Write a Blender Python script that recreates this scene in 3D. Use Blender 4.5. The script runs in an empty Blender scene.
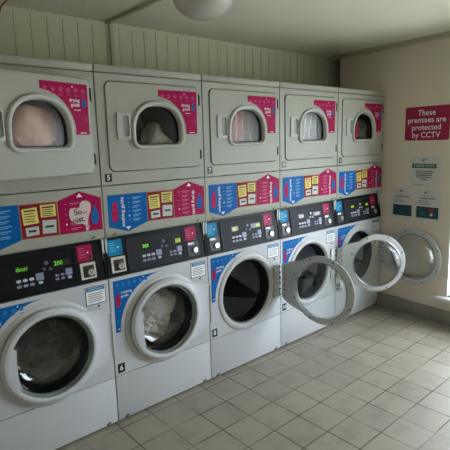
import bpy, bmesh, math, random
from mathutils import Vector, Matrix, noise
random.seed(4)
PI = math.pi
SC = bpy.context.scene
COL = SC.collection

# ------------------------------------------------------------------ materials
def lin(h):
    h = h.lstrip('#'); c = [int(h[i:i+2], 16)/255 for i in (0, 2, 4)]
    return tuple(x/12.92 if x <= .04045 else ((x+.055)/1.055)**2.4 for x in c) + (1,)
MATS = {}
def mat(name, col, rough=.5, metal=0.0, var=0.0, vscale=8, bump=0.0, bscale=60, emit=0.0, spec=.5, coat=0.0):
    if name in MATS: return MATS[name]
    m = bpy.data.materials.new(name); m.use_nodes = True
    nt = m.node_tree; b = nt.nodes['Principled BSDF']
    c = lin(col)
    b.inputs['Base Color'].default_value = c
    b.inputs['Roughness'].default_value = rough
    b.inputs['Metallic'].default_value = metal
    b.inputs['Specular IOR Level'].default_value = spec
    b.inputs['Coat Weight'].default_value = coat
    tc = nt.nodes.new('ShaderNodeTexCoord')
    if var:
        n = nt.nodes.new('ShaderNodeTexNoise'); n.inputs['Scale'].default_value = vscale
        n.inputs['Detail'].default_value = 5
        nt.links.new(tc.outputs['Object'], n.inputs['Vector'])
        r = nt.nodes.new('ShaderNodeValToRGB')
        r.color_ramp.elements[0].position = .3; r.color_ramp.elements[1].position = .7
        r.color_ramp.elements[0].color = tuple(max(0, x*(1-var)) for x in c[:3]) + (1,)
        r.color_ramp.elements[1].color = tuple(min(1, x*(1+var)) for x in c[:3]) + (1,)
        nt.links.new(n.outputs['Fac'], r.inputs['Fac'])
        nt.links.new(r.outputs['Color'], b.inputs['Base Color'])
    if bump:
        n2 = nt.nodes.new('ShaderNodeTexNoise'); n2.inputs['Scale'].default_value = bscale
        nt.links.new(tc.outputs['Object'], n2.inputs['Vector'])
        bp = nt.nodes.new('ShaderNodeBump'); bp.inputs['Strength'].default_value = bump
        bp.inputs['Distance'].default_value = .01
        nt.links.new(n2.outputs['Fac'], bp.inputs['Height'])
        nt.links.new(bp.outputs['Normal'], b.inputs['Normal'])
    if emit:
        b.inputs['Emission Color'].default_value = c
        b.inputs['Emission Strength'].default_value = emit
    MATS[name] = m
    return m

def glass_mat(name, tint, refl=1.0, rough=.02):
    m = bpy.data.materials.new(name); m.use_nodes = True
    nt = m.node_tree; nt.nodes.clear()
    out = nt.nodes.new('ShaderNodeOutputMaterial'); mix = nt.nodes.new('ShaderNodeMixShader')
    tr = nt.nodes.new('ShaderNodeBsdfTransparent'); gl = nt.nodes.new('ShaderNodeBsdfGlossy')
    lw = nt.nodes.new('ShaderNodeLayerWeight'); lw.inputs['Blend'].default_value = .5
    pw = nt.nodes.new('ShaderNodeMath'); pw.operation = 'POWER'; pw.inputs[1].default_value = 5
    fr = nt.nodes.new('ShaderNodeMath'); fr.operation = 'MULTIPLY_ADD'; fr.inputs[1].default_value = .9; fr.inputs[2].default_value = .045
    nt.links.new(lw.outputs['Facing'], pw.inputs[0]); nt.links.new(pw.outputs[0], fr.inputs[0])
    mu = nt.nodes.new('ShaderNodeMath'); mu.operation = 'MULTIPLY'; mu.inputs[1].default_value = refl
    tr.inputs['Color'].default_value = lin(tint); gl.inputs['Roughness'].default_value = rough
    gl.inputs['Color'].default_value = (.95, .95, .95, 1)
    nt.links.new(fr.outputs[0], mu.inputs[0]); nt.links.new(mu.outputs[0], mix.inputs[0])
    nt.links.new(tr.outputs[0], mix.inputs[1]); nt.links.new(gl.outputs[0], mix.inputs[2])
    nt.links.new(mix.outputs[0], out.inputs[0])
    return m

WHITE = mat('white_enamel', '#a9aa9d', .4, spec=.15, var=.02, vscale=3)
WHITE2 = mat('white_washer_enamel', '#c6c8ca', .3, spec=.25, var=.02, vscale=3)
PLAST = mat('white_plastic', '#b8b9b2', .36, spec=.25)
RINGG = mat('grey_door_plastic', '#c6c8c6', .28, metal=.1)
DOORP = mat('washer_door_plastic', '#c8cacb', .33, spec=.25)
BEZEL = mat('surround_plastic', '#c6c7c5', .35, spec=.3)
STEEL = mat('drum_steel', '#b4b6b9', .42, metal=.8, var=.06, vscale=20)
GALV = mat('dryer_drum_steel', '#8f8f8b', .45, metal=.6)
RUB = mat('black_rubber', '#141517', .45)
BLK = mat('black_console', '#101213', .45, spec=.15)
DGR = mat('dark_grey_panel', '#26292b', .5, spec=.15)
PINK = mat('sticker_pink', '#a3154d', .45, spec=.06)
BLUE = mat('sticker_blue', '#1161a6', .45, spec=.06)
RED = mat('notice_red', '#862431', .5, spec=.06)
YEL = mat('note_yellow', '#e6d36a', .7)
GRY = mat('note_grey', '#bfc5be', .7)
WPR = mat('white_print', '#eef0f0', .5)
LPK = mat('light_pink_print', '#e06a98', .5)
LBL = mat('light_blue_print', '#7fc0e6', .5)
KPR = mat('black_print', '#1b1b1f', .5)
BLP = mat('figure_blue', '#1b63a6', .5, spec=.06)
PKP = mat('figure_pink', '#b3194f', .5, spec=.06)
NUM = mat('number_black', '#0d0d0f', .4)
CHR = mat('chrome_metal', '#c6c8c8', .22, metal=.95)
BTN = mat('button_lilac', '#8d93b5', .4)
BTW = mat('button_white', '#c9ccd2', .4)
GRN = mat('display_green', '#7ef02a', .4, emit=.2)
YGR = mat('display_yellow', '#c2d62a', .4, emit=.20)
DWH = mat('display_white', '#d8dcd6', .4, emit=.10)
DSP = mat('display_dark', '#0a140a', .2)
CLAMP = mat('bright_clamp', '#b9bcbc', .18, metal=.6)
GLS = glass_mat('door_glass', '#f6f8f7', 1.05)
GLD = glass_mat('dryer_glass', '#f8f7f4', .28, .22)
GLW = glass_mat('window_glass', '#f4f8f8', .6)

# ------------------------------------------------------------------ mesh builder
class MB:
    def __init__(s): s.v = []; s.f = []; s.m = []
    def add(s, vs, fs, mi=0):
        o = len(s.v); s.v += [tuple(p) for p in vs]
        for f in fs: s.f.append([i+o for i in f]); s.m.append(mi)
        return s
    def box(s, x0, x1, y0, y1, z0, z1, bev=0, mi=0, seg=2):
        bm = bmesh.new(); bmesh.ops.create_cube(bm, size=1)
        for q in bm.verts:
            q.co = Vector(((x0+x1)/2+q.co.x*(x1-x0), (y0+y1)/2+q.co.y*(y1-y0), (z0+z1)/2+q.co.z*(z1-z0)))
        if bev: bmesh.ops.bevel(bm, geom=bm.edges[:], offset=bev, segments=seg, affect='EDGES', profile=.5)
        bm.verts.index_update()
        s.add([q.co.copy() for q in bm.verts], [[q.index for q in f.verts] for f in bm.faces], mi)
        bm.free(); return s
    def loft(s, levels, mi=0, closed=False):
        n = len(levels[0]); vs = [p for l in levels for p in l]; fs = []
        L = len(levels)
        for k in range(L if closed else L-1):
            a = k*n; b = ((k+1) % L)*n
            for i in range(n):
                j = (i+1) % n; fs.append([a+i, a+j, b+j, b+i])
        return s.add(vs, fs, mi)
    def disc(s, pts, mi=0):
        return s.add(pts, [list(range(len(pts)))], mi)
    def lathe(s, cx, cz, prof, n=64, mi=0, closed=False, capend=False):       # axis along y
        lv = [[(cx+r*math.cos(2*PI*i/n), y, cz+r*math.sin(2*PI*i/n)) for i in range(n)] for r, y in prof]
        s.loft(lv, mi, closed)
        if capend: s.disc(lv[-1], mi)
        return s
    def prism(s, poly, fn, d0, d1, mi=0):
        n = len(poly)
        a = [fn(u, v, d0) for u, v in poly]; b = [fn(u, v, d1) for u, v in poly]
        return s.add(a+b, [list(range(n)), list(range(2*n-1, n-1, -1))] + [[i, (i+1) % n, n+(i+1) % n, n+i] for i in range(n)], mi)
    def tube(s, pts, r, n=8, mi=0):
        lv = []
        for i, p in enumerate(pts):
            p = Vector(p); t = (Vector(pts[min(i+1, len(pts)-1)])-Vector(pts[max(i-1, 0)])).normalized()
            a = t.cross(Vector((.3, .2, 1))).normalized(); b = t.cross(a)
            lv.append([p+r*(a*math.cos(2*PI*k/n)+b*math.sin(2*PI*k/n)) for k in range(n)])
        s.loft(lv, mi); s.disc(lv[0], mi); s.disc(lv[-1], mi); return s
    def text(s, st, size, u, v, fn, d, align='CENTER', rot=0, mi=0, sx=1.0, bold=0.0):
        key = (st, align, bold)
        if key not in TXT:
            cu = bpy.data.curves.new('t', 'FONT'); cu.body = st; cu.size = 1; cu.align_x = align; cu.align_y = 'CENTER'
            cu.resolution_u = 3; cu.offset = bold
            ob = bpy.data.objects.new('t', cu); COL.objects.link(ob)
            dg = bpy.context.evaluated_depsgraph_get(); ev = ob.evaluated_get(dg); me = ev.to_mesh()
            TXT[key] = ([tuple(q.co) for q in me.vertices], [list(p.vertices) for p in me.polygons])
            ev.to_mesh_clear(); bpy.data.objects.remove(ob); bpy.data.curves.remove(cu)
        vs, fs = TXT[key]; c, w = math.cos(rot), math.sin(rot)
        return s.add([fn(u+size*(x*sx*c-y*w), v+size*(x*sx*w+y*c), d) for x, y, z in vs], fs, mi)
    def rect(s, u0, u1, v0, v1, fn, d0, d1, mi=0, rot=0):
        cu, cv = (u0+u1)/2, (v0+v1)/2; c, w = math.cos(rot), math.sin(rot)
        pl = [(cu+(a-cu)*c-(b-cv)*w, cv+(a-cu)*w+(b-cv)*c) for a, b in ((u0, v0), (u1, v0), (u1, v1), (u0, v1))]
        return s.prism(pl, fn, d0, d1, mi)
TXT = {}; CACHE = {}
def make_mesh(name, mb, shift=(0, 0, 0), flat=False, xform=None, key=None):
    me = bpy.data.meshes.new(name)
    vs = [(x-shift[0], y-shift[1], z-shift[2]) for x, y, z in mb.v]
    if xform: vs = [tuple(xform(Vector(q))) for q in vs]
    me.from_pydata(vs, [], mb.f); me.polygons.foreach_set('material_index', mb.m)
    if not flat:
        bm = bmesh.new(); bm.from_mesh(me)
        bmesh.ops.remove_doubles(bm, verts=bm.verts, dist=1e-6)
        bmesh.ops.recalc_face_normals(bm, faces=bm.faces); bm.to_mesh(me); bm.free()
        me.polygons.foreach_set('use_smooth', [True]*len(me.polygons))
        me.set_sharp_from_angle(angle=math.radians(38))
    me.update(); return me
def obj(name, mb, mats, parent=None, shift=(0, 0, 0), flat=False, xform=None, key=None):
    if key and key in CACHE: me = CACHE[key]
    else:
        if callable(mb): mb = mb()
        me = make_mesh(name, mb, shift, flat, xform)
        for m in (mats if isinstance(mats, (list, tuple)) else [mats]): me.materials.append(m)
        if key: CACHE[key] = me
    o = bpy.data.objects.new(name, me); COL.objects.link(o)
    if parent: o.parent = parent
    return o
def tag(o, label, cat, group=None):
    o['label'] = label; o['category'] = cat
    if group: o['group'] = group
    return o
def thing(name, label, cat, loc=(0, 0, 0), group=None):
    o = bpy.data.objects.new(name, None); COL.objects.link(o); o.location = loc; o.empty_display_size = .1
    return tag(o, label, cat, group)
def struct(name, mb, mats, parent=None, **k):
    o = obj(name, mb, mats, parent, **k)
    if parent is None: o['kind'] = 'structure'
    return o

# ------------------------------------------------------------------ 2D helpers
def rrect(u0, u1, v0, v1, r, n=6):
    pts = []
    for cx, cy, a0 in ((u1-r, v1-r, 0), (u0+r, v1-r, PI/2), (u0+r, v0+r, PI), (u1-r, v0+r, 1.5*PI)):
        for i in range(n+1):
            a = a0+PI/2*i/n; pts.append((cx+r*math.cos(a), cy+r*math.sin(a)))
    return pts
def arch(cx, hw, zb, zt, rc, n=28):
    pts = []; zc = zt-hw*1.0
    for i in range(n+1):
        a = PI*i/n
        pts.append((cx+hw*math.copysign(abs(math.cos(a))**.86, math.cos(a)), zc+hw*math.sin(a)**.86 if 0 < i < n else zc))
    for x, a0 in ((cx-hw+rc, PI), (cx+hw-rc, 1.5*PI)):
        for i in range(7):
            a = a0+PI/2*i/6; pts.append((x+rc*math.cos(a), zb+rc+rc*math.sin(a)))
    return pts
def ray(poly, c, a):
    dx, dy = math.cos(a), math.sin(a); best = 0
    for i in range(len(poly)):
        x1, y1 = poly[i][0]-c[0], poly[i][1]-c[1]; q = poly[(i+1) % len(poly)]; x2, y2 = q[0]-c[0], q[1]-c[1]
        ex, ey = x2-x1, y2-y1; den = dx*ey-dy*ex
        if abs(den) < 1e-12: continue
        t = (x1*ey-y1*ex)/den; s = (x1*dy-y1*dx)/den
        if t > 0 and -1e-6 <= s <= 1+1e-6: best = max(best, t)
    return best
def star(polys, c, n=96):
    an = [2*PI*i/n for i in range(n)]
    for p in polys: an += [math.atan2(v-c[1], u-c[0]) % (2*PI) for u, v in p]
    an = sorted(an); out = [an[0]]
    for a in an[1:]:
        if a-out[-1] > 1e-4: out.append(a)
    return [[(c[0]+ray(p, c, a)*math.cos(a), c[1]+ray(p, c, a)*math.sin(a)) for a in out] for p in polys]
def circ(cx, cz, r, n=72): return [(cx+r*math.cos(2*PI*i/n), cz+r*math.sin(2*PI*i/n)) for i in range(n)]
def plate(mb, outer, inner, c, y0, y1, mi=0, chamfer=.0025):
    o, i = star([outer, inner], c)
    o2 = [(c[0]+(u-c[0])*.9965, c[1]+(v-c[1])*.9965) for u, v in o]
    L = [[(u, y1, v) for u, v in i], [(u, y0, v) for u, v in i], [(u, y0, v) for u, v in o2],
         [(u, y0+chamfer, v) for u, v in o], [(u, y1, v) for u, v in o]]
    return mb.loft(L, mi, closed=True)
def F(u, v, d): return (u, -d, v)

# ------------------------------------------------------------------ setting
WX, WS = 3.43, .08                                   # right wall: x = WX + WS*y
def shear(p): return Vector((p.x+WS*p.y, p.y, p.z))
YB, ZC, YF, XL = .667, 2.334, -3.5, -1.55

def floor_material():
    m = bpy.data.materials.new('floor_tiles'); m.use_nodes = True
    nt = m.node_tree; N = nt.nodes.new; L = nt.links.new; b = nt.nodes['Principled BSDF']
    tc = N('ShaderNodeTexCoord'); mp = N('ShaderNodeMapping'); L(tc.outputs['Object'], mp.inputs['Vector'])
    t = .1993
    mp.inputs['Location'].default_value = (-1.2677/t, .2546/t, 0); mp.inputs['Scale'].default_value = (1/t, 1/t, 1)
    sp = N('ShaderNodeSeparateXYZ'); L(mp.outputs[0], sp.inputs[0])
    ds = []
    for ax in (0, 1):
        fr = N('ShaderNodeMath'); fr.operation = 'FRACT'; L(sp.outputs[ax], fr.inputs[0])
        sb = N('ShaderNodeMath'); sb.operation = 'SUBTRACT'; L(fr.outputs[0], sb.inputs[0]); sb.inputs[1].default_value = .5
        ab = N('ShaderNodeMath'); ab.operation = 'ABSOLUTE'; L(sb.outputs[0], ab.inputs[0]); ds.append(ab)
    mx = N('ShaderNodeMath'); mx.operation = 'MAXIMUM'; L(ds[0].outputs[0], mx.inputs[0]); L(ds[1].outputs[0], mx.inputs[1])
    mr = N('ShaderNodeMapRange'); mr.inputs['From Min'].default_value = .481; mr.inputs['From Max'].default_value = .489
    L(mx.outputs[0], mr.inputs['Value'])
    fl = N('ShaderNodeVectorMath'); fl.operation = 'FLOOR'; L(mp.outputs[0], fl.inputs[0])
    wn = N('ShaderNodeTexWhiteNoise'); L(fl.outputs[0], wn.inputs['Vector'])
    no = N('ShaderNodeTexNoise'); no.inputs['Scale'].default_value = 7; no.inputs['Detail'].default_value = 6; L(tc.outputs['Object'], no.inputs['Vector'])
    cr = N('ShaderNodeValToRGB'); L(no.outputs['Fac'], cr.inputs['Fac'])
    cr.color_ramp.elements[0].position = .30; cr.color_ramp.elements[0].color = lin('#968d7e')
    cr.color_ramp.elements[1].position = .52; cr.color_ramp.elements[1].color = lin('#a29b8b')
    hs = N('ShaderNodeHueSaturation'); L(cr.outputs[0], hs.inputs['Color'])
    vr = N('ShaderNodeMapRange'); vr.inputs['To Min'].default_value = .93; vr.inputs['To Max'].default_value = 1.06
    L(wn.outputs['Value'], vr.inputs['Value']); L(vr.outputs[0], hs.inputs['Value'])
    n2 = N('ShaderNodeTexNoise'); n2.inputs['Scale'].default_value = 3.1; L(tc.outputs['Object'], n2.inputs['Vector'])
    gc = N('ShaderNodeValToRGB'); L(n2.outputs['Fac'], gc.inputs['Fac'])
    gc.color_ramp.elements[0].position = .45; gc.color_ramp.elements[0].color = lin('#37322b')
    gc.color_ramp.elements[1].position = .68; gc.color_ramp.elements[1].color = lin('#8d877a')
    mi = N('ShaderNodeMix'); mi.data_type = 'RGBA'; L(mr.outputs[0], mi.inputs[0]); L(hs.outputs[0], mi.inputs[6]); L(gc.outputs[0], mi.inputs[7])
    L(mi.outputs[2], b.inputs['Base Color'])
    b.inputs['Roughness'].default_value = .42; b.inputs['Specular IOR Level'].default_value = .45
    bp = N('ShaderNodeBump'); bp.inputs['Strength'].default_value = .5; bp.inputs['Distance'].default_value = .004; bp.invert = True
    L(mr.outputs[0], bp.inputs['Height']); L(bp.outputs[0], b.inputs['Normal'])
    return m
struct('floor', MB().box(XL-.3, 4.3, YF-.3, 1.0, -.12, 0), floor_material())
struct('ceiling', MB().box(XL-.3, 4.3, YF-.3, 1.0, ZC, ZC+.12), mat('ceiling_paint', '#e6e3cf', .85, var=.03, vscale=2))
# boarded back wall, each board edge a real groove
G0, GP = .5465, .0955
prof = [(XL-.3, YB)]
k = math.ceil((XL-.25-G0)/GP)
while G0+k*GP < 3.8:
    g = G0+k*GP; prof += [(g-.004, YB), (g-.001, YB+.005), (g+.001, YB+.005), (g+.004, YB)]; k += 1
prof += [(3.82, YB)]
bw = MB()
n = len(prof)
vs = [(x, y, z) for z in (0, ZC-.025) for x, y in prof]
bw.add(vs, [[i, i+1, n+i+1, n+i] for i in range(n-1)])
bw.box(XL-.3, 3.82, YB+.012, YB+.1, 0, ZC)
bw.box(XL-.3, 3.82, YB+.002, YB+.012, ZC-.025, ZC)
struct('wall_back', bw, mat('board_paint', '#d6d7b8', .6, var=.03, vscale=2), flat=True)
PLW = mat('wall_paint', '#e2d8c5', .85, var=.025, vscale=3, bump=.05, bscale=40)
# right wall with a window opening; it stops short of the boards behind the machines
wy0, wy1, wz0, wz1 = -2.75, -.632, .235, 1.86
wr = MB(); T = .40
for a in ((wy1, .50, 0, ZC), (wy0, wy1, 0, wz0), (wy0, wy1, wz1, ZC), (YF, wy0, 0, ZC)):
    wr.box(WX, WX+T, a[0], a[1], a[2], a[3])
struct('wall_right', wr, PLW, xform=shear)
rc = MB().box(3.70, 3.80, .49, YB+.1, 0, ZC)
struct('wall_recess', rc, PLW)
struct('wall_left', MB().box(XL-.2, XL, YF-.2, YB+.1, 0, ZC), PLW)
# front wall behind the viewer
struct('wall_front', MB().box(XL-.2, 3.75, YF-.2, YF, 0, ZC), PLW)
WFR = mat('window_frame_white', '#eceeec', .35)
# right window: casing, reveal lining, sash bars, pane, sill board
fw = MB()
fw.box(WX+.0, WX+.3, wy1-.012, wy1, wz0, wz1); fw.box(WX, WX+.3, wy0, wy0+.012, wz0, wz1); fw.box(WX, WX+.3, wy0, wy1, wz1-.012, wz1)
for a in ((wy1-.07, wy1-.012, wz0, wz1), (wy0+.012, wy0+.07, wz0, wz1), (wy0, wy1, wz0, wz0+.06), (wy0, wy1, wz1-.07, wz1), (-1.71, -1.66, wz0, wz1)):
    fw.box(WX+.2, WX+.26, a[0], a[1], a[2], a[3], .004)
w1 = struct('window_1', fw, WFR, xform=shear)
obj('pane', MB().box(WX+.227, WX+.233, wy0+.06, wy1-.06, wz0+.05, wz1-.06), GLW, w1, xform=shear)
obj('sill', MB().box(WX-.062, WX+.26, wy0-.05, wy1+.078, wz0-.03, wz0, .006), WFR, w1, xform=shear)
# tile skirting on the right wall, joints open by 3 mm
SK = mat('skirting_tile', '#8d8980', .42, var=.05, vscale=9)
sk = MB(); y = .06
while y > YF+.01:
    a = max(y-.1993, YF); sk.box(WX-.035, WX-.001, a+.0015, y-.0015, 0.0, .116, .003); y -= .1993
struct('baseboard_right', sk, SK, xform=shear)
# cover strip down the boards and across the ceiling; cornice batten on the right
STR = mat('strip_paint', '#c4c1a6', .55)
t1 = MB(); t1.box(1.142, 1.170, YB-.016, YB, 0, ZC, .004); t1.box(1.118, 1.150, YF, YB, ZC-.014, ZC, .004)
struct('trim_1', t1, STR)
t2 = MB(); t2.box(WX-.022, WX+.002, YF, YB-.02, ZC-.036, ZC, .005); t2.box(WX-.04, WX-.02, YF, YB-.02, ZC-.011, ZC, .003)
struct('trim_2', t2, STR, xform=shear)
# outside paving seen only as bounce
struct('ground', MB().box(-14, 18, -16, 12, -.5, -.13), mat('paving_outside', '#cfcbc2', .9))

# red cable in the top left corner
cb = [(.40, .655, 1.98), (.435, .655, 2.12), (.458, .655, 2.22), (.472, .653, 2.285), (.483, .645, 2.318), (.487, .61, 2.3275), (.483, .55, 2.329), (.47, .40, 2.329), (.43, .0, 2.329), (.40, -.5, 2.329)]
tag(obj('cable', MB().tube(cb, .0045), mat('red_cable', '#8f2318', .5)), 'thin red cable curving from the boarded wall to the ceiling, top left', 'cable')

# ceiling light
cl = thing('ceiling_light', 'round white dome light on the ceiling above the machines', 'light', (1.21, -.23, ZC))
def zl(prof, n=48):
    mb = MB(); lv = [[(r*math.cos(2*PI*i/n), r*math.sin(2*PI*i/n), z) for i in range(n)] for r, z in prof]
    mb.loft(lv); mb.disc(lv[0]); mb.disc(lv[-1]); return mb
obj('base', zl([(.15, 0), (.168, -.004), (.170, -.034), (.163, -.04), (.14, -.04)]), PLAST, cl)
obj('dome', zl([(.158, -.0402)]+[(.160*math.cos(t*PI/32), -.044-.115*math.sin(t*PI/32)) for t in range(0, 16)]), mat('opal_glass', '#c9c7bd', .18), cl)

# ------------------------------------------------------------------ machines
PITCH, X0 = .681, .004
BZ = 1.062                       # bottom of the dryers = top of the washers
CC = (.345, .530)                # porthole centre of a washer
AC = (.361, 1.65)
A_OUT = arch(.361, .172, 1.522, 1.779, .05); A_IN = arch(.360, .144, 1.545, 1.750, .028)

def build_dryer(i, num, label, ajar=0):
    X = X0+i*PITCH
    D = thing('tumble_dryer', label, 'dryer', (X, 0, BZ), 'tumble dryers on top of the washers')
    S = (0, 0, BZ)
    def part(name, b, m, par=D, key=True, flat=False): return obj(name, b, m, par, S, flat, None, ('d', par.name.split('.')[0], name, key) if key is not None else None)
    def cab():
        mb = MB(); fr = rrect(.050, .652, 1.406, 1.868, .034)
        plate(mb, [(.003, 1.341), (.678, 1.341), (.678, 1.903), (.003, 1.903)], fr, (.35, 1.63), 0, .018)
        for b in ((.004, .014, .017, .62, BZ+.002, 1.905), (.667, .677, .017, .62, BZ+.002, 1.905), (.004, .677, .61, .62, BZ+.002, 1.905), (.004, .677, .017, .62, BZ+.001, BZ+.012)):
            mb.box(*b)
        return mb
    part('cabinet', cab, WHITE)
    part('top_cap', lambda: MB().box(.002, .679, -.004, .622, 1.907, 1.944, .007), WHITE)
    def low():
        mb = MB(); pr = [(0.0, 1.336), (0.0, 1.12), (.0, 1.085), (.006, 1.070), (.018, BZ+.002), (.03, BZ+.001), (.03, 1.336)]
        a = [(.003, y, z) for y, z in pr]; b = [(.678, y, z) for y, z in pr]; n = len(pr)
        return mb.add(a+b, [list(range(n)), list(range(2*n-1, n-1, -1))]+[[q, (q+1) % n, n+(q+1) % n, n+q] for q in range(n)])
    part('lower_panel', low, WHITE)
    for q, u in enumerate((.055, .615)):
        part('clip', lambda u=u: MB().rect(u-.011, u+.011, 1.078, 1.083, F, -.002, .002, rot=.35).rect(u-.010, u-.004, 1.074, 1.079, F, -.004, .002), KPR, key=('clip', q))
    # drum
    def drum():
        mb = MB(); c, a = star([circ(.35, 1.625, .27), A_IN], AC)
        mb.loft([[(u, .026, v) for u, v in a], [(u, .05, v) for u, v in c], [(u, .56, v) for u, v in c]])
        mb.disc([(u, .56, v) for u, v in c]); return mb
    part('drum', drum, GALV)
    # door
    def door():
        mb = MB(); pl = rrect(.0545, .6475, 1.4105, 1.8635, .03)
        plate(mb, pl, A_OUT, AC, -.007, .016, 0, .003); return mb
    dr = part('door', door, WHITE)
    def bez():
        o, i = star([A_OUT, A_IN], AC)
        def mid(t, y): return [(a[0]+(b[0]-a[0])*t, y, a[1]+(b[1]-a[1])*t) for a, b in zip(o, i)]
        mb = MB(); mb.loft([mid(0, .010), mid(0, -.009), mid(.08, -.016), mid(.25, -.021), mid(.55, -.022), mid(.8, -.018), mid(.95, -.008), mid(1, .004), mid(1, .016)], closed=True); return mb
    part('window_frame', bez, PLAST, dr)
    def gasket():
        o, i = star([A_IN, arch(.360, .140, 1.549, 1.745, .026)], AC)
        return MB().loft([[(u, .004, v) for u, v in o], [(u, .003, v) for u, v in i], [(u, .02, v) for u, v in i], [(u, .02, v) for u, v in o]], closed=True)
    part('seal', gasket, RUB, dr)
    def gl():
        p = arch(.360, .1425, 1.5465, 1.7475, .027); return MB().prism(p, F, -.012, -.008)
    part('glass', gl, GLD, dr)
    def han():
        mb = MB(); o, i2 = star([rrect(.104, .182, 1.572, 1.710, .012), rrect(.136, .176, 1.588, 1.696, .012)], (.155, 1.64))
        mb.loft([[(u, -.006, v) for u, v in o], [(u, -.015, v) for u, v in o], [(u, -.017, v) for u, v in i2], [(u, -.008, v) for u, v in i2]]); return mb
    h = part('handle', han, PLAST, dr)
    part('recess', lambda: MB().prism(rrect(.134, .178, 1.586, 1.698, .012), F, .0075, .0088), mat('grey_recess', '#8f928f', .5), h)
    for q, (a, b) in enumerate(((1.762, 1.825), (1.452, 1.505))):
        part('hinge', lambda a=a, b=b: MB().box(.6485, .6565, -.010, .004, a, b, .002), DGR, dr, key=('hinge', q))
    # drying guide on the door
    def st():
        pl = [(.634, 1.838), (.370, 1.838), (.370, 1.803)]
        for q in range(1, 15):
            a = math.radians(86-q*6); pl.append((.361+.190*math.cos(a), 1.613+.188*math.sin(a)))
        pl += [(.549, 1.599), (.630, 1.599)]
        return MB().prism(pl, F, .0065, .0078)
    sk = part('guide_sticker', st, PINK, dr)
    def stl():
        mb = MB(); d = .0082
        mb.text('drying', .024, .582, 1.760, F, d, 'RIGHT', bold=.004); mb.text('guide', .024, .582, 1.739, F, d, 'RIGHT', bold=.004)
        mb.rect(.548, .585, 1.714, 1.7165, F, d-.0003, d); mb.rect(.575, .61, 1.606, 1.609, F, d-.0003, d)
        mb.prism(circ(.545, 1.822, .0035, 10), F, d-.0003, d)
        for q in range(6):
            u = .396+q*.042
            mb.prism(circ(u, 1.806-.002*(q % 2), .011, 12), F, d-.0006, d-.0003, 1)
            mb.rect(u-.013, u+.013, 1.783, 1.786, F, d-.0006, d-.0003, 1)
            mb.rect(u-.010, u+.010, 1.7775, 1.780, F, d-.0006, d-.0003, 1) if q > 1 else None
        for q in range(4): mb.rect(.606, .622, 1.66+.008*q, 1.663+.008*q, F, d-.0006, d-.0003, 1)
        dp = [(.606, 1.778)]+[(.606+.013*math.cos(math.radians(a)), 1.745+.016*math.sin(math.radians(a))) for a in range(20, -201, -20)]
        mb.prism(dp, F, d-.0003, d, 2); return mb
    part('lettering', stl, [WPR, mat('faint_pink_print', '#bd4273', .5, spec=.06), BLP], sk)
    # number plate
    npl = part('number_plate', lambda: MB().rect(.022, .062, 1.358, 1.400, F, -.0005, .001), NUM)
    obj('numeral', MB().text(num, .036 if len(num) == 1 else .03, .042, 1.379, F, .0015, bold=.02), WPR, npl, S, True)
    # washing guide arrow, notice board, drying guide arrow
    wg = part('washing_arrow_sticker', lambda: MB().prism([(.026, 1.288), (.262, 1.287), (.263, 1.122), (.140, 1.083), (.026, 1.120)], F, -.0005, .001), BLUE)
    def wgl():
        mb = MB(); d = .0015
        mb.text('washing guide', .029, .110, 1.192, F, d, rot=PI/2, bold=.006)
        mb.prism([(.124, 1.110), (.156, 1.110), (.140, 1.092)], F, d-.0004, d)
        for q in range(6):
            v = 1.262-q*.0235
            mb.rect(.172, .172+.055-(q*37 % 11)*.0012, v, v+.0035, F, d-.0004, d, 1); mb.rect(.174, .205+(q*23 % 9)*.001, v-.0075, v-.005, F, d-.0004, d, 1)
            mb.prism(circ(.150, v, .0045 if q == 4 else .0028, 8), F, d-.0004, d, 0 if q == 4 else 1)
        return mb
    part('lettering', wgl, [WPR, LBL], wg, flat=True)
    part('figure', lambda: MB().prism([(.050, 1.145), (.080, 1.145), (.080, 1.175), (.088, 1.190), (.080, 1.208), (.078, 1.248), (.056, 1.248), (.053, 1.208), (.040, 1.190), (.050, 1.175)], F, .0008, .0014), PKP, wg)
    nb = part('notice_sticker', lambda: MB().prism([(.264, 1.286), (.4405, 1.2855), (.4435, 1.119), (.265, 1.122)], F, -.0005, .001).prism([(.268, 1.282), (.4365, 1.2815), (.4395, 1.123), (.269, 1.126)], F, .001, .0012, 1), [mat('notice_rim', '#b5664a', .5, spec=.06), RED])
    notes = ((.276, .346, 1.190, 1.266, .06, 0), (.360, .432, 1.216, 1.275, .0, 0), (.286, .346, 1.136, 1.176, .05, 1), (.364, .430, 1.136, 1.200, -.05, 1))
    for q, (a, b, c, e, r, mi) in enumerate(notes):
        nt_ = part('note', lambda a=a, b=b, c=c, e=e, r=r: MB().rect(a, b, c, e, F, .0011, .0022, rot=r), (YEL, GRY)[mi], key=('note', q))
        def nl(a=a, b=b, c=c, e=e, r=r, mi=mi):
            mb = MB(); h = e-c
            if mi == 0:
                for w in range(5): mb.rect(a+.008, b-.009-(w*13 % 5)*.002, e-.016-w*h*.16, e-.012-w*h*.16+(.003 if w == 0 else 0), F, .0023, .0026, rot=0)
            else: mb.rect(a+.012, b-.012, (c+e)/2-.004, (c+e)/2+.006, F, .0023, .0026)
            return mb
        part('lettering', nl, KPR, nt_, key=('nl', q))
    dg = part('drying_arrow_sticker', lambda: MB().prism([(.444, 1.284), (.557, 1.324), (.671, 1.283), (.671, 1.117), (.446, 1.119)], F, -.0005, .001), PINK)
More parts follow.
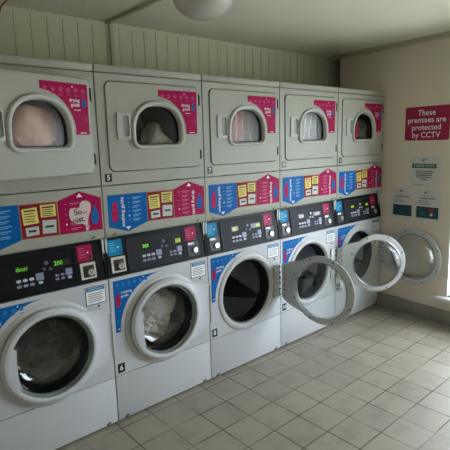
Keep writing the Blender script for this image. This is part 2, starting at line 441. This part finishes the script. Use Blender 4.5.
    def dgl():
        mb = MB(); d = .0015
        mb.text('drying guide', .030, .588, 1.194, F, d, rot=-PI/2, bold=.006)
        mb.prism([(.541, 1.295), (.573, 1.295), (.557, 1.314)], F, d-.0004, d)
        for q in range(6):
            v = 1.266-q*.025
            mb.rect(.502, .502+.056-(q*31 % 11)*.001, v, v+.0035, F, d-.0004, d, 1); mb.rect(.504, .54, v-.0075, v-.005, F, d-.0004, d, 1)
            mb.prism(circ(.482, v, .0045 if q == 4 else .003, 8), F, d-.0004, d, 0 if q == 4 else 1)
        return mb
    part('lettering', dgl, [WPR, LPK], dg, flat=True)
    part('figure', lambda: MB().prism([(.634, 1.250), (.643, 1.228), (.652, 1.205), (.652, 1.165), (.640, 1.150), (.622, 1.150), (.612, 1.165), (.612, 1.195), (.623, 1.222)], F, .0008, .0014), BLP, dg)
    if ajar:                                          # swing door, frame, glass and sticker about the hinge edge
        a = math.radians(ajar); P = Vector((.652, 0, 0)); Rm = Matrix.Rotation(a, 3, 'Z')
        dr.rotation_euler = (0, 0, a); dr.location = P-Rm@P
    return D

# console face: slanted back towards the top
CZ0, CZ1, CYS = .846, 1.058, .032
def C(u, v, d): return (u, CYS*(v-CZ0)/(CZ1-CZ0)-d, v-d*.14)

HX, HY = .668, -.030             # hinge line
def build_washer(i, num, label, angle, disp, silver, load=False):
    X = X0+i*PITCH
    Wm = thing('washing_machine', label, 'washing machine', (X, 0, 0), 'washing machines in a row')
    def part(name, b, m, par=Wm, key=True, flat=False): return obj(name, b, m, par, (0, 0, 0), flat, None, ('w', par.name.split('.')[0], name, key) if key is not None else None)
    def body():
        mb = MB()
        plate(mb, [(.003, .281), (.678, .281), (.678, .843), (.003, .843)], circ(CC[0], CC[1], .229), CC, 0, .016)
        for b in ((.004, .014, .015, .62, .016, BZ-.004), (.667, .677, .015, .62, .016, BZ-.004), (.004, .677, .61, .62, .016, BZ-.004), (.004, .677, .05, .62, BZ-.014, BZ-.001), (.004, .677, .03, .62, .016, .026)):
            mb.box(*b)
        return mb
    part('cabinet', body, WHITE2)
    part('kick_panel', lambda: MB().box(.003, .678, 0, .022, .013, .277, .003), WHITE2)
    for q, u in enumerate((.055, .622)):
        part('clip', lambda u=u: MB().rect(u-.012, u+.012, .021, .027, F, -.001, .004, rot=.3).rect(u-.011, u-.004, .016, .022, F, -.001, .004), KPR, key=('clip', q))
    for q, (u, y) in enumerate(((.06, .06), (.62, .06), (.06, .56), (.62, .56))):
        part('foot', lambda u=u, y=y: MB().box(u-.025, u+.025, y-.025, y+.025, 0, .018, .004), RUB, key=('foot', q))
    part('surround', lambda: MB().lathe(CC[0], CC[1], [(.270, .002), (.268, -.002), (.261, -.006), (.250, -.009), (.240, -.009), (.232, -.005), (.226, .004), (.219, .02), (.214, .045)], 80), BEZEL)
    part('gasket', lambda: MB().lathe(CC[0], CC[1], [(.224, .010), (.216, .014), (.210, .030), (.213, .055), (.204, .075), (.206, .088), (.225, .095)], 72), RUB)
    dm = part('drum', lambda: MB().lathe(CC[0], CC[1], [(.206, .089), (.228, .09), (.242, .10), (.244, .50), (.23, .515), (.10, .52), (.05, .50)], 72, capend=True), STEEL)
    for q in range(3):
        def fin(q=q):
            mb = MB(); a0 = math.radians(-28+q*120); lv = []
            for t, h, w in ((0.0, .006, .010), (.3, .026, .030), (.7, .042, .055), (1, .046, .072)):
                y = .11+t*.37; ring = []
                for da, rr in ((-w/.24*1.3, .2425), (-w/.24*.35, .2425-h*.9), (0, .2425-h), (w/.24*.35, .2425-h*.9), (w/.24*1.3, .2425)):
                    ring.append((CC[0]+rr*math.cos(a0+da), y, CC[1]+rr*math.sin(a0+da)))
                lv.append(ring)
            mb.loft(lv); mb.disc(lv[0]); mb.disc(lv[-1]); return mb
        part('lifter', fin, mat('lifter_grey', '#33363a', .5), dm, key=('fin', q))
    # console
    def cons():
        mb = MB(); pr = [(C(0, CZ0, 0)[1], CZ0), (C(0, CZ1, 0)[1], CZ1), (.06, CZ1), (.06, CZ0)]
        a = [(.003, y, z) for y, z in pr]; b = [(.678, y, z) for y, z in pr]
        mb.add(a+b, [[0, 1, 2, 3], [7, 6, 5, 4]]+[[q, (q+1) % 4, 4+(q+1) % 4, 4+q] for q in range(4)])
        for u0, u1 in ((.003, .012), (.669, .678)): mb.rect(u0, u1, CZ0+.002, CZ1-.002, C, -.001, .006)
        return mb
    cs = part('console', cons, BLK)
    def pan():
        mb = MB(); o, i2 = star([rrect(.128, .516, .858, 1.040, .008), rrect(.146, .502, .872, 1.026, .008)], (.33, .95))
        mb.loft([[C(u, v, -.001) for u, v in o], [C(u, v, .005) for u, v in o], [C(u, v, .004) for u, v in i2], [C(u, v, .002) for u, v in i2]])
        mb.disc([C(u, v, .002) for u, v in i2]); return mb
    pn = part('control_panel', pan, DGR if i else BLK, cs, key=bool(i))
    d0, d1 = .0018, .004
    dsp = {'bg': DSP}
    left = obj('display', MB().rect(.224, .284, .966, .996, C, d0, d1-.0008), DSP, cs, key=('w', 'dispL'))
    right = obj('display', MB().rect(.400, .492, .964, .994, C, d0, d1-.0008), DSP, cs, key=('w', 'dispR'))
    kind, tl, tr = disp
    ml = MB(); mr = MB()
    if kind == 'text':
        ml.text(tl, .028, .254, .981, C, d1, bold=.004); mr.text(tr, .029, .428, .978, C, d1, bold=.006); m1, m2 = GRN, GRN
    elif kind == 'bars':
        ml.rect(.232, .268, .972, .991, C, d1-.0006, d1); ml.text(tl, .026, .25, .981, C, d1+.0004, mi=1, bold=.012)
        mr.rect(.454, .490, .966, .990, C, d1-.0006, d1); mr.text(tr, .024, .472, .978, C, d1+.0004, mi=1, bold=.012); m1, m2 = GRN, YGR
    elif kind == 'dots':
        ml.rect(.232, .272, .972, .988, C, d1-.0006, d1); mr.rect(.452, .486, .970, .986, C, d1-.0006, d1); m1, m2 = YGR, YGR
    else:
        ml.text(tl, .026, .256, .980, C, d1, bold=.02); mr.text(tr, .026, .45, .978, C, d1, bold=.02); m1, m2 = DWH, DWH
    obj('digits', ml, [m1, KPR], cs, flat=True)
    obj('digits', mr, [m2, KPR], cs, flat=True)
    for q, u in enumerate((.232, .262, .292)):
        part('button', lambda u=u: MB().prism(rrect(u-.011, u+.011, .921, .934, .005, 3), C, d0, .006), BTW, cs, key=('b', q))
        part('button', lambda u=u: MB().prism(rrect(u-.011, u+.011, .896, .909, .005, 3), C, d0, .006), BTN, cs, key=('b2', q))
    for q, (a, b, c, e, m) in enumerate(((.313, .349, .915, .948, BTN), (.322, .342, .897, .909, BTW), (.458, .492, .912, .944, BTN), (.466, .486, .894, .906, BTW), (.404, .423, .915, .925, BTN), (.432, .451, .915, .925, BTN), (.404, .423, .897, .907, BTN), (.432, .451, .897, .907, BTN))):
        part('button', lambda a=a, b=b, c=c, e=e: MB().prism(rrect(a, b, c, e, .004, 3), C, d0, .006), m, cs, key=('b3', q))
    BL2 = mat('panel_blue_grey', '#566479', .4)
    part('arrow_button', lambda: MB().prism([(.348, .968), (.366, .968), (.357, .952)], C, d0, .005).prism([(.376, .954), (.400, .954), (.388, .968)], C, d0, .005).prism(circ(.370, .990, .010, 14), C, d0, .005), BL2 if i < 3 else BTW, cs, key=('arrow', i < 3))
    # labels and coin slots
    for side, u0, u1, m, fm in ((0, .021, .104, mat('label_cyan', '#1187b4', .4, spec=.1), BLP), (1, .529, .611, mat('label_magenta', '#a8174e', .4, spec=.1), KPR)):
        lb = part('price_label', lambda u0=u0, u1=u1: MB().rect(u0, u1, .960, 1.043, C, -.0005, .0015), m, cs, key=('pl', side))
        def ll(u0=u0, u1=u1):
            mb = MB()
            for q in range(5): mb.rect(u0+.008, u0+.046-.004*(q % 3), 1.026-q*.011, 1.0285-q*.011, C, .0015, .002, 1)
            mb.prism(circ(u0+.058, 1.003, .005, 8), C, .0015, .002, 0)
            mb.prism([(u1-.024, .964), (u1-.004, .964), (u1-.004, .978), (u1-.014, .998)], C, .0015, .002, 2); return mb
        part('lettering', ll, [WPR, LBL if side == 0 else LPK, fm], lb, key=('ll', side))
        sl = (silver == 'both') or (silver == side)
        cp = part('coin_slot', lambda u0=u0, u1=u1: MB().prism(rrect(u0+.006, u1+.008, .868, .953, .004, 3), C, -.0005, .004), CHR if sl else RUB, cs, key=('cs', side, sl))
        if sl: part('slot_face', lambda u0=u0, u1=u1: MB().prism(rrect(u0+.020, u1-.002, .878, .938, .004, 3), C, .003, .0055), RUB, cp, key=('sf', side))
        else: part('slot_label', lambda u0=u0: MB().rect(u0+.012, u0+.056, .936, .950, C, .003, .005), WPR, cp, key=('sf2', side))
        def lock(u0=u0):
            mb = MB(); cx, cz = u0+.060, .904
            lv = [[C(cx+r*math.cos(2*PI*q/24), cz+r*math.sin(2*PI*q/24), d) for q in range(24)] for r, d in ((.019, .003), (.019, .012), (.016, .015), (.009, .015), (.009, .010))]
            mb.loft(lv); mb.disc(lv[-1]); mb.rect(cx-.002, cx+.002, cz-.010, cz+.010, C, .0145, .016); return mb
        part('coin_lock', lock, CHR, cp, key=('lock', side))
    # instruction plate, guide sticker, number
    ip = part('instruction_plate', lambda: MB().rect(.546, .660, .724, .822, F, -.0005, .001).rect(.550, .656, .728, .818, F, .0009, .0013, 1), [KPR, WPR])
    def ipl():
        mb = MB(); d = .0018; mb.rect(.553, .653, .798, .816, F, d-.0005, d, 0)
        for q in range(5): mb.rect(.560, .646-(q*17 % 5)*.003, .783-q*.0105, .786-q*.0105, F, d-.0005, d, 1)
        mb.rect(.564, .642, .804, .810, F, d-.0001, d+.0002, 2); mb.prism(circ(.615, .712, .006, 10), F, -.0005, .003, 1)
        return mb
    part('lettering', ipl, [mat('header_blue', '#0f5f95', .4), KPR, LBL], ip)
    def ws():
        pl = [(.023, .823), (.023, .530), (.052, .530)]
        for q in range(14):
            a = math.radians(180-q*7.2); pl.append((CC[0]+.293*math.cos(a), CC[1]+.293*math.sin(a)))
        pl += [(.283, .822)]
        return MB().prism(pl, F, -.0005, .001)
    gs = part('guide_sticker', ws, BLUE)
    def wsl():
        mb = MB(); d = .0016
        mb.text('washing', .0215, .066, .752, F, d, 'LEFT', bold=.004); mb.text('guide', .0215, .066, .731, F, d, 'LEFT', bold=.004)
        mb.prism([(.036, .675), (.058, .675), (.060, .700), (.066, .712), (.058, .722), (.056, .748), (.042, .748), (.038, .722), (.028, .712), (.036, .700)], F, d-.0004, d, 1)
        for q in range(6):
            u = .048+q*.036; mb.prism(circ(u, .797, .010, 12), F, d-.0006, d-.0003, 2); mb.rect(u-.012, u+.012, .775, .778, F, d-.0006, d-.0003, 2)
        mb.prism(circ(.212, .812, .0035, 8), F, d-.0004, d); mb.rect(.032, .062, .648, .652, F, d-.0004, d, 2); mb.rect(.034, .048, .546, .550, F, d-.0004, d)
        for q in range(4): mb.rect(.032, .046, .575+.009*q, .578+.009*q, F, d-.0006, d-.0003, 2)
        return mb
    part('lettering', wsl, [WPR, PKP, mat('faint_blue_print', '#2f83bd', .5, spec=.06)], gs)
    npl = part('number_plate', lambda: MB().rect(.018, .061, .293, .347, F, -.0005, .001), NUM)
    obj('numeral', MB().text(num, .044 if len(num) == 1 else .036, .0395, .320, F, .0015, bold=.015), WPR, npl, flat=True)
    # hinge bracket on the cabinet
    hb = part('hinge', lambda: MB().box(.604, .672, -.015, -.0005, .418, .668, .002).tube([(HX, HY, .42), (HX, HY, .666)], .0075, 12), RINGG)
    for q in range(6):
        part('bolt', lambda q=q: MB().lathe(.656, .44+q*.0415, [(.0075, -.014), (.0075, -.019), (.004, -.021)], 10, capend=True).lathe(.622, .44+q*.0415, [(.004, -.014), (.004, -.017), (.002, -.018)], 8, capend=True), DGR, hb, key=('bolt', q))
    # door, built closed and turned about the hinge line
    R = .243; wing = [(.600, .700), (.657, .672), (.659, .66), (.659, .42), (.657, .408), (.600, .375)]
    hull = [(p[0], p[1]) for p in circ(CC[0], CC[1], R, 120) if p[0] < .50] + wing
    hull.sort(key=lambda p: math.atan2(p[1]-CC[1], p[0]-CC[0]))
    def rot(p):
        a = math.radians(angle); x, y = p.x-HX, p.y-HY
        return Vector((HX+x*math.cos(a)-y*math.sin(a), HY+x*math.sin(a)+y*math.cos(a), p.z))
    def dpart(name, b, m, par=Wm, kk=0):
        return obj(name, b, m, par, (0, 0, 0), False, rot, ('door', name, angle, kk))
    def door():
        o, rim = star([hull, circ(CC[0], CC[1], .205, 120)], CC, 120)
        def sc(f, y, mx=9): 
            L = []
            for u, v in o:
                r = math.hypot(u-CC[0], v-CC[1]); rr = min(r*f, mx); L.append((CC[0]+(u-CC[0])*rr/r, y, CC[1]+(v-CC[1])*rr/r))
            return L
        def cr(r, y): return [(CC[0]+(u-CC[0])*r/.205, y, CC[1]+(v-CC[1])*r/.205) for u, v in rim]
        mb = MB(); mb.loft([cr(.209, -.022), sc(.95, -.0185), sc(.985, -.0195), sc(.998, -.0225), sc(1, -.026), sc(.992, -.0295), sc(.975, -.0325, .2415), sc(.95, -.0355, .237), cr(.229, -.039), cr(.219, -.0415), cr(.213, -.0415), cr(.2085, -.039), cr(.208, -.030)], closed=True)
        return mb
    dr = dpart('door', door, DOORP)
    def inner():
        o, a = star([hull, circ(CC[0], CC[1], .2, 120)], CC, 120)
        def pt(L, f, y): return [(CC[0]+(u-CC[0])*f, y, CC[1]+(v-CC[1])*f) for u, v in L]
        mb = MB(); mb.loft([pt(o, .955, -.0195), pt(o, .945, -.0160), pt(a, 1.08, -.0145), pt(a, 1.00, -.0155), pt(a, .985, -.022)]); return mb
    ir = dpart('inner_ring', inner, RINGG, dr)
    for q in range(8):
        a = PI/8+q*PI/4
        dpart('screw', lambda a=a: MB().lathe(CC[0]+.2285*math.cos(a), CC[1]+.2285*math.sin(a), [(.0055, -.017), (.0055, -.0125), (.003, -.0115)], 10, capend=True), DGR, dr, q)
    for q in range(6):
        dpart('screw', lambda q=q: MB().lathe(.640, .44+q*.0415, [(.005, -.018), (.005, -.0145), (.003, -.0135)], 10, capend=True), DGR, dr, 20+q)
    def bowl():
        out = [(.2075, -.036), (.203, -.028), (.196, -.014), (.189, .012), (.180, .040), (.166, .060), (.142, .071), (.10, .077), (.05, .079), (.006, .0795)]
        inn = [(.006, .0735), (.05, .073), (.10, .071), (.138, .0655), (.160, .055), (.173, .037), (.182, .010), (.189, -.016), (.196, -.030), (.2005, -.036)]
        return MB().lathe(CC[0], CC[1], out+inn, 80, closed=True)
    dpart('glass_bowl', bowl, GLS, dr)
    dpart('clamp_ring', lambda: MB().lathe(CC[0], CC[1], [(.2005, -.018), (.1995, -.0115), (.196, -.0095), (.1935, -.0115), (.194, -.018)], 80, closed=True), CLAMP, dr)
    def hd():
        mb = MB(); o = []; 
        a0, a1 = 152, 216
        arc = [(CC[0]+.214*math.cos(math.radians(a)), CC[1]+.2125*math.sin(math.radians(a))) for a in range(a0, a1+1, 4)]
        ch = [(CC[0]+.183*math.cos(math.radians(a)), CC[1]+.183*math.sin(math.radians(a))) for a in range(a1, a0-1, -4)]
        ch = [(u+(.174-u)*.75, v) for u, v in ch]
        return mb.prism(arc+ch, F, .030, .0425)
    dpart('door_handle', hd, DOORP, dr)
    return Wm

names = ['leftmost tumble dryer, door ajar, pink laundry in its window, a torn note on its sticker',
         'tumble dryer numbered 5, dark drum with one pale bundle behind its arched window',
         'tumble dryer numbered 7, pink and beige laundry hanging behind its arched window',
         'tumble dryer numbered 9, white and grey sheets behind its arched window',
         'tumble dryer numbered 11, farthest right beside the wall, dark red cloth in its window']
dnum = ['3', '5', '7', '9', '11']; wnum = ['4', '6', '8', '10', '12']
wl = ['washing machine at the left end, door shut on dark washing, display reading door',
      'washing machine numbered 6, door shut on a grey and mauve bundle',
      'empty washing machine numbered 8, door swung open beside its dark drum',
      'washing machine numbered 10, door swung wide open in front of the last machine',
      'washing machine numbered 12, farthest right, door open against the beige wall']
ang = [0, 0, 98, 142, 86]
disp = [('text', 'door', '200'), ('bars', '04', '01'), ('dots', '', ''), ('plain', '2222', '0000'), ('dots', '', '')]
silv = [1, 0, None, None, None]
for i in range(5):
    build_dryer(i, dnum[i], names[i], 15 if i == 0 else 0); build_washer(i, wnum[i], wl[i], ang[i], disp[i], silv[i])

# torn paper note taped over the pink guide of the left machine
def note():
    mb = MB(); pts = []
    cx, cz = .575, 1.205
    base = [(.500, 1.235), (.520, 1.243), (.548, 1.240), (.556, 1.262), (.575, 1.275), (.600, 1.270), (.612, 1.252), (.610, 1.222), (.598, 1.195), (.590, 1.160), (.578, 1.150), (.560, 1.160), (.535, 1.162), (.512, 1.175), (.498, 1.200)]
    n = len(base)
    for i in range(n):
        for t in range(4):
            a, b, c, d = (Vector(base[(i+k) % n]) for k in (-1, 0, 1, 2)); s = t/4
            p = .5*((2*b)+(c-a)*s+(2*a-5*b+4*c-d)*s*s+(3*b-a-3*c+d)*s**3)
            pts.append((p.x+X0, p.y))
    return mb.prism(pts, F, .0022, .0032)
pn = obj('paper_note', note(), mat('note_paper', '#d9c3bd', .8, var=.06, vscale=30))
tag(pn, 'torn pale paper note with handwriting stuck over the pink sticker of the leftmost dryer', 'note')
obj('handwriting', MB().text('So...', .040, .556+X0, 1.222, F, .0036, rot=.10, bold=.02).text('nist.', .040, .545+X0, 1.182, F, .0036, rot=.10, bold=.02), KPR, pn, flat=True)

# ------------------------------------------------------------------ laundry in the drums, with folds for reflections
def bundle(seed, c, r, fold=.25, cut=None, sub=5, ridge=9.0, inside=None, mouth=None):
    bm = bmesh.new(); bmesh.ops.create_icosphere(bm, subdivisions=sub, radius=1)
    o = Vector((seed*3.7, seed*1.3, seed*2.1)); mb = MB()
    for q in bm.verts:
        p = q.co.copy(); w = p+noise.noise_vector(p*1.3+o)*.5
        f = 1+fold*.8*noise.noise(p*1.5+o)-fold*.55*abs(noise.noise(w*ridge*.25+o))-fold*.25*abs(noise.noise(w*ridge*.6+o))
        q.co = Vector((c[0]+p.x*r[0]*f, c[1]+p.y*r[1]*f, c[2]+p.z*r[2]*f))
        if cut is not None and q.co.y < cut: q.co.y = cut+.012*abs(noise.noise(p*7+o))
        if mouth:                                     # squeeze through the round mouth of a dryer drum
            t = min(1, max(0, (.13-q.co.y)/.07)); hu, hv, mz = .132, .092, 1.642
            e = (abs((q.co.x-mouth)/hu)**3+abs((q.co.z-mz)/hv)**3)**(1/3)
            if t > 0 and e > 1:
                g = 1+(1/e-1)*t; q.co.x = mouth+(q.co.x-mouth)*g; q.co.z = mz+(q.co.z-mz)*g
        if inside:                                    # keep it within the drum
            du, dv = q.co.x-inside[0], q.co.z-inside[1]; rr = math.hypot(du, dv)
            if rr > inside[2]: q.co.x = inside[0]+du*inside[2]/rr; q.co.z = inside[1]+dv*inside[2]/rr
            q.co.y = min(q.co.y, .48)
    bm.verts.index_update()
    mb.add([q.co.copy() for q in bm.verts], [[q.index for q in f.verts] for f in bm.faces]); bm.free()
    return mb
def cloth(name, col, var=.18): return mat(name, col, .9, var=var, vscale=14, bump=.3, bscale=35)
def reflection_folds(seed, u0, u1, z0, z1, y0, amp, waves, thick=.05):                   # folds modelling a reflection, just behind a window
    mb = MB(); N = 70; K = 24; o = Vector((seed*2.3, seed, 0)); fr = []
    bk = []
    for k in range(K+1):
        for j in range(N+1):
            u = u0+(u1-u0)*j/N; v = z0+(z1-z0)*k/K
            ph = waves*2*PI*j/N+1.5*noise.noise(Vector((u*6, v*5, seed)))
            y = y0+amp*(1+math.sin(ph))+.02*noise.noise(Vector((u*14, v*9, 0))+o)+.5*thick*((2*k/K-1)**4)
            fr.append((u, max(y, y0-.004), v)); bk.append((u, max(y, y0)+thick, v))
    n = N+1; tot = len(fr)
    fs = [[k*n+j, k*n+j+1, (k+1)*n+j+1, (k+1)*n+j] for k in range(K) for j in range(N)]
    bs = [[tot+q for q in f[::-1]] for f in fs]
    rim = [j for j in range(n)]+[k*n+N for k in range(1, K+1)]+[K*n+j for j in range(N-1, -1, -1)]+[k*n for k in range(K-1, 0, -1)]
    sd = [[rim[a], rim[(a+1) % len(rim)], tot+rim[(a+1) % len(rim)], tot+rim[a]] for a in range(len(rim))]
    return mb.add(fr+bk, fs+bs+sd)
def put(name, mb, m, label, cat, group=None): return tag(obj(name, mb, m), label, cat, group)
def dx(i): return X0+i*PITCH
G = 'laundry inside the machines'
put('laundry', bundle(1, (dx(0)+.36, .215, 1.60), (.23, .25, .235), .10, -.025, mouth=dx(0)+.36), cloth('pink_towel', '#ecc6ba', .06), 'pink towel filling the window of the leftmost dryer', 'laundry', G)  # cloth shape and colour imitate the pink reflection in this pane
put('laundry', bundle(2, (dx(1)+.435, .15, 1.535), (.095, .10, .12), .45), cloth('pale_cloth', '#d6d5cd'), 'pale bundle low in the window of dryer 5', 'laundry', G)
put('laundry', bundle(3, (dx(1)+.33, .42, 1.50), (.15, .08, .13), .5), cloth('slate_cloth', '#6d736f'), 'dark slate heap at the back of dryer 5', 'laundry', G)
put('laundry', reflection_folds(4, dx(2)+.215, dx(2)+.40, 1.47, 1.78, .054, .014, 3.2), cloth('dusty_pink', '#e6bfb2', .08), 'dusty pink sheet on the left in the window of dryer 7', 'laundry', G)  # pink reflection of the room built as cloth
put('laundry', reflection_folds(5, dx(2)+.405, dx(2)+.50, 1.47, 1.76, .060, .014, 1.6), cloth('grey_beige', '#c4beb2', .08), 'grey beige cloth on the right in the window of dryer 7', 'laundry', G)  # beige part of the same reflection, also built as cloth
put('laundry', reflection_folds(6, dx(3)+.215, dx(3)+.51, 1.47, 1.77, .054, .020, 4.2), cloth('white_sheet', '#e6e9e9', .10), 'white and grey sheets folded upright in the window of dryer 9', 'laundry', G)  # white and grey pane reflection put into coloured folds
put('laundry', bundle(7, (dx(4)+.375, .125, 1.60), (.060, .065, .13), .30), cloth('dark_red', '#b5304a'), 'dark red garment on the left in the window of dryer 11', 'laundry', G)
put('laundry', bundle(8, (dx(4)+.530, .150, 1.595), (.062, .080, .14), .30), cloth('dark_green', '#8fa398'), 'dark green garment on the right in the window of dryer 11', 'laundry', G)
put('laundry', bundle(9, (dx(0)+.33, .30, .45), (.20, .17, .175), .6, .10, ridge=13, inside=(dx(0)+CC[0], CC[1], .192)), cloth('murky_green', '#4a5044', .6), 'dark green washing tumbling in the leftmost washing machine', 'laundry', G)
put('laundry', bundle(10, (dx(1)+.365, .235, .520), (.190, .160, .195), .42, .090, ridge=15, inside=(dx(1)+CC[0], CC[1], .192)), cloth('mauve_grey', '#e6dad6', .2), 'grey and mauve bundle behind the glass of washing machine 6', 'laundry', G)

# ------------------------------------------------------------------ notices on the right wall
def Wl(u, v, d): return (WX-WS*u-d, -u, v)           # u runs towards the viewer
SGP = mat('sign_raspberry', '#a3304f', .5, spec=.1)
sg = obj('warning_sign', MB().prism(rrect(.203, .588, 1.520, 1.794, .018), Wl, 0, .004), SGP)
tag(sg, 'raspberry pink sign with white words about CCTV on the beige wall', 'sign')
sl = MB()
for s, v in (('These', 1.742), ('premises are', 1.684), ('protected', 1.624), ('by CCTV', 1.562)):
    sl.text(s, .064, .392, v, Wl, .0046, bold=.006)
obj('lettering', sl, WPR, sg, flat=True)
obj('screw', MB().prism(circ(.392, 1.784, .004, 10), Wl, .004, .006), CHR, sg)
PAP = mat('notice_paper', '#d2d3cb', .75)
DGN = mat('banner_green', '#12604c', .6); TEAL = mat('photo_teal', '#1d4450', .6, var=.5, vscale=30); TXG = mat('print_grey', '#5b5d5c', .7)
def sheet(u0, u1, v0, v1, label):
    s = obj('paper_notice', MB().rect(u0, u1, v0, v1, Wl, 0, .0012), PAP)
    return tag(s, label, 'notice', 'paper notices on the right wall')
def logo(mb, u, v, mi=0, k=1.0):
    mb.prism([(u-.022*k, v-.014*k), (u-.006*k, v+.008*k), (u+.004*k, v+.012*k), (u-.004*k, v-.006*k)], Wl, .0012, .0017, mi)
    mb.prism([(u-.006*k, v-.012*k), (u+.006*k, v+.010*k), (u+.014*k, v+.010*k), (u+.002*k, v-.010*k)], Wl, .0012, .0017, mi)
    mb.rect(u+.014*k, u+.034*k, v+.006*k, v+.010*k, Wl, .0012, .0017, mi)
s = sheet(.263, .530, 1.128, 1.387, 'white notice with a green banner, directly below the pink sign')
mb = MB(); logo(mb, .385, 1.358); mb.rect(.283, .497, 1.291, 1.328, Wl, .0012, .0018, 1)
mb.text('PLEASE NOTE', .030, .390, 1.3095, Wl, .0022, mi=2, bold=.012)
for q in range(4): mb.rect(.312+q*.004, .472-q*.006, 1.262-q*.017, 1.270-q*.017, Wl, .0012, .0017, 0)
mb.rect(.365, .42, 1.192, 1.199, Wl, .0012, .0017, 0); mb.rect(.293, .392, 1.152, 1.156, Wl, .0012, .0017, 0)
obj('lettering', mb, [TXG, DGN, PAP], s)
for k, (u0, lab) in enumerate(((.092, 'white notice with a dark teal picture, left of the lower pair by the dryers'), (.315, 'white notice with a teal picture and red spot, right of the lower pair'))):
    u1 = u0+.212+.016*k
    s = sheet(u0, u1, .845+.006*k, 1.114+.004*k, lab)
    mb = MB(); c = (u0+u1)/2; logo(mb, c-.01, 1.088)
    mb.rect(c-.07, c+.07, 1.036, 1.044, Wl, .0012, .0017, 0); mb.rect(c-.05, c+.06, 1.060, 1.063, Wl, .0012, .0017, 0)
    for q in range(3): mb.rect(u0+.03, c+.01+.012*q, 1.016-q*.015, 1.020-q*.015, Wl, .0012, .0017, 0)
    obj('lettering', mb, [TXG], s)
    ph = obj('picture', MB().rect(u0+.022, u1-.010, .872, .968, Wl, .0008, .0018), TEAL, s)
    if k:
        obj('red_spot', MB().prism(circ(u1-.07, .938, .024, 20), Wl, .0016, .0022).prism(circ(u1-.07, .905, .012, 14), Wl, .0016, .0022, 1).prism(circ(u1-.155, .91, .016, 14), Wl, .0016, .0022, 2), [mat('spot_red', '#8e2b34', .6), PAP, mat('spot_green', '#2e6a5c', .6)], s)

# ------------------------------------------------------------------ light and camera
w = bpy.data.worlds.new('World'); SC.world = w; w.use_nodes = True
bg = w.node_tree.nodes['Background']; bg.inputs[0].default_value = (.82, .87, 1.0, 1); bg.inputs[1].default_value = 15.0
def portal(loc, rot, sx, sy):
    l = bpy.data.lights.new('window_portal', 'AREA'); l.shape = 'RECTANGLE'; l.size = sx; l.size_y = sy; l.cycles.is_portal = True
    o = bpy.data.objects.new('window_portal', l); COL.objects.link(o); o.location = loc; o.rotation_euler = rot
portal((WX+.42+WS*-1.69, -1.69, 1.05), (0, math.radians(90), math.atan(-WS)), 1.65, 2.13)

cam = bpy.data.cameras.new('camera'); co = bpy.data.objects.new('camera', cam); COL.objects.link(co)
cam.sensor_width = 36; cam.lens = 460.16/450*36; cam.clip_start = .02
yw, pt, rl = .7157, .1751, -.0275
cy, sy, cp, sp, cr_, sr = math.cos(yw), math.sin(yw), math.cos(pt), math.sin(pt), math.cos(rl), math.sin(rl)
Fw = Vector((sy*cp, cy*cp, -sp)); Rt = Vector((cy, -sy, 0)); Up = Rt.cross(Fw)
R2 = cr_*Rt+sr*Up; U2 = -sr*Rt+cr_*Up
M = Matrix((R2, U2, -Fw)).transposed().to_4x4(); M.translation = Vector((-.3946, -2.2013, 1.5381))
co.matrix_world = M
SC.camera = co
SC.view_settings.view_transform = 'Standard'; SC.view_settings.look = 'None'; SC.view_settings.gamma = 1
SC.view_settings.exposure = 0.0
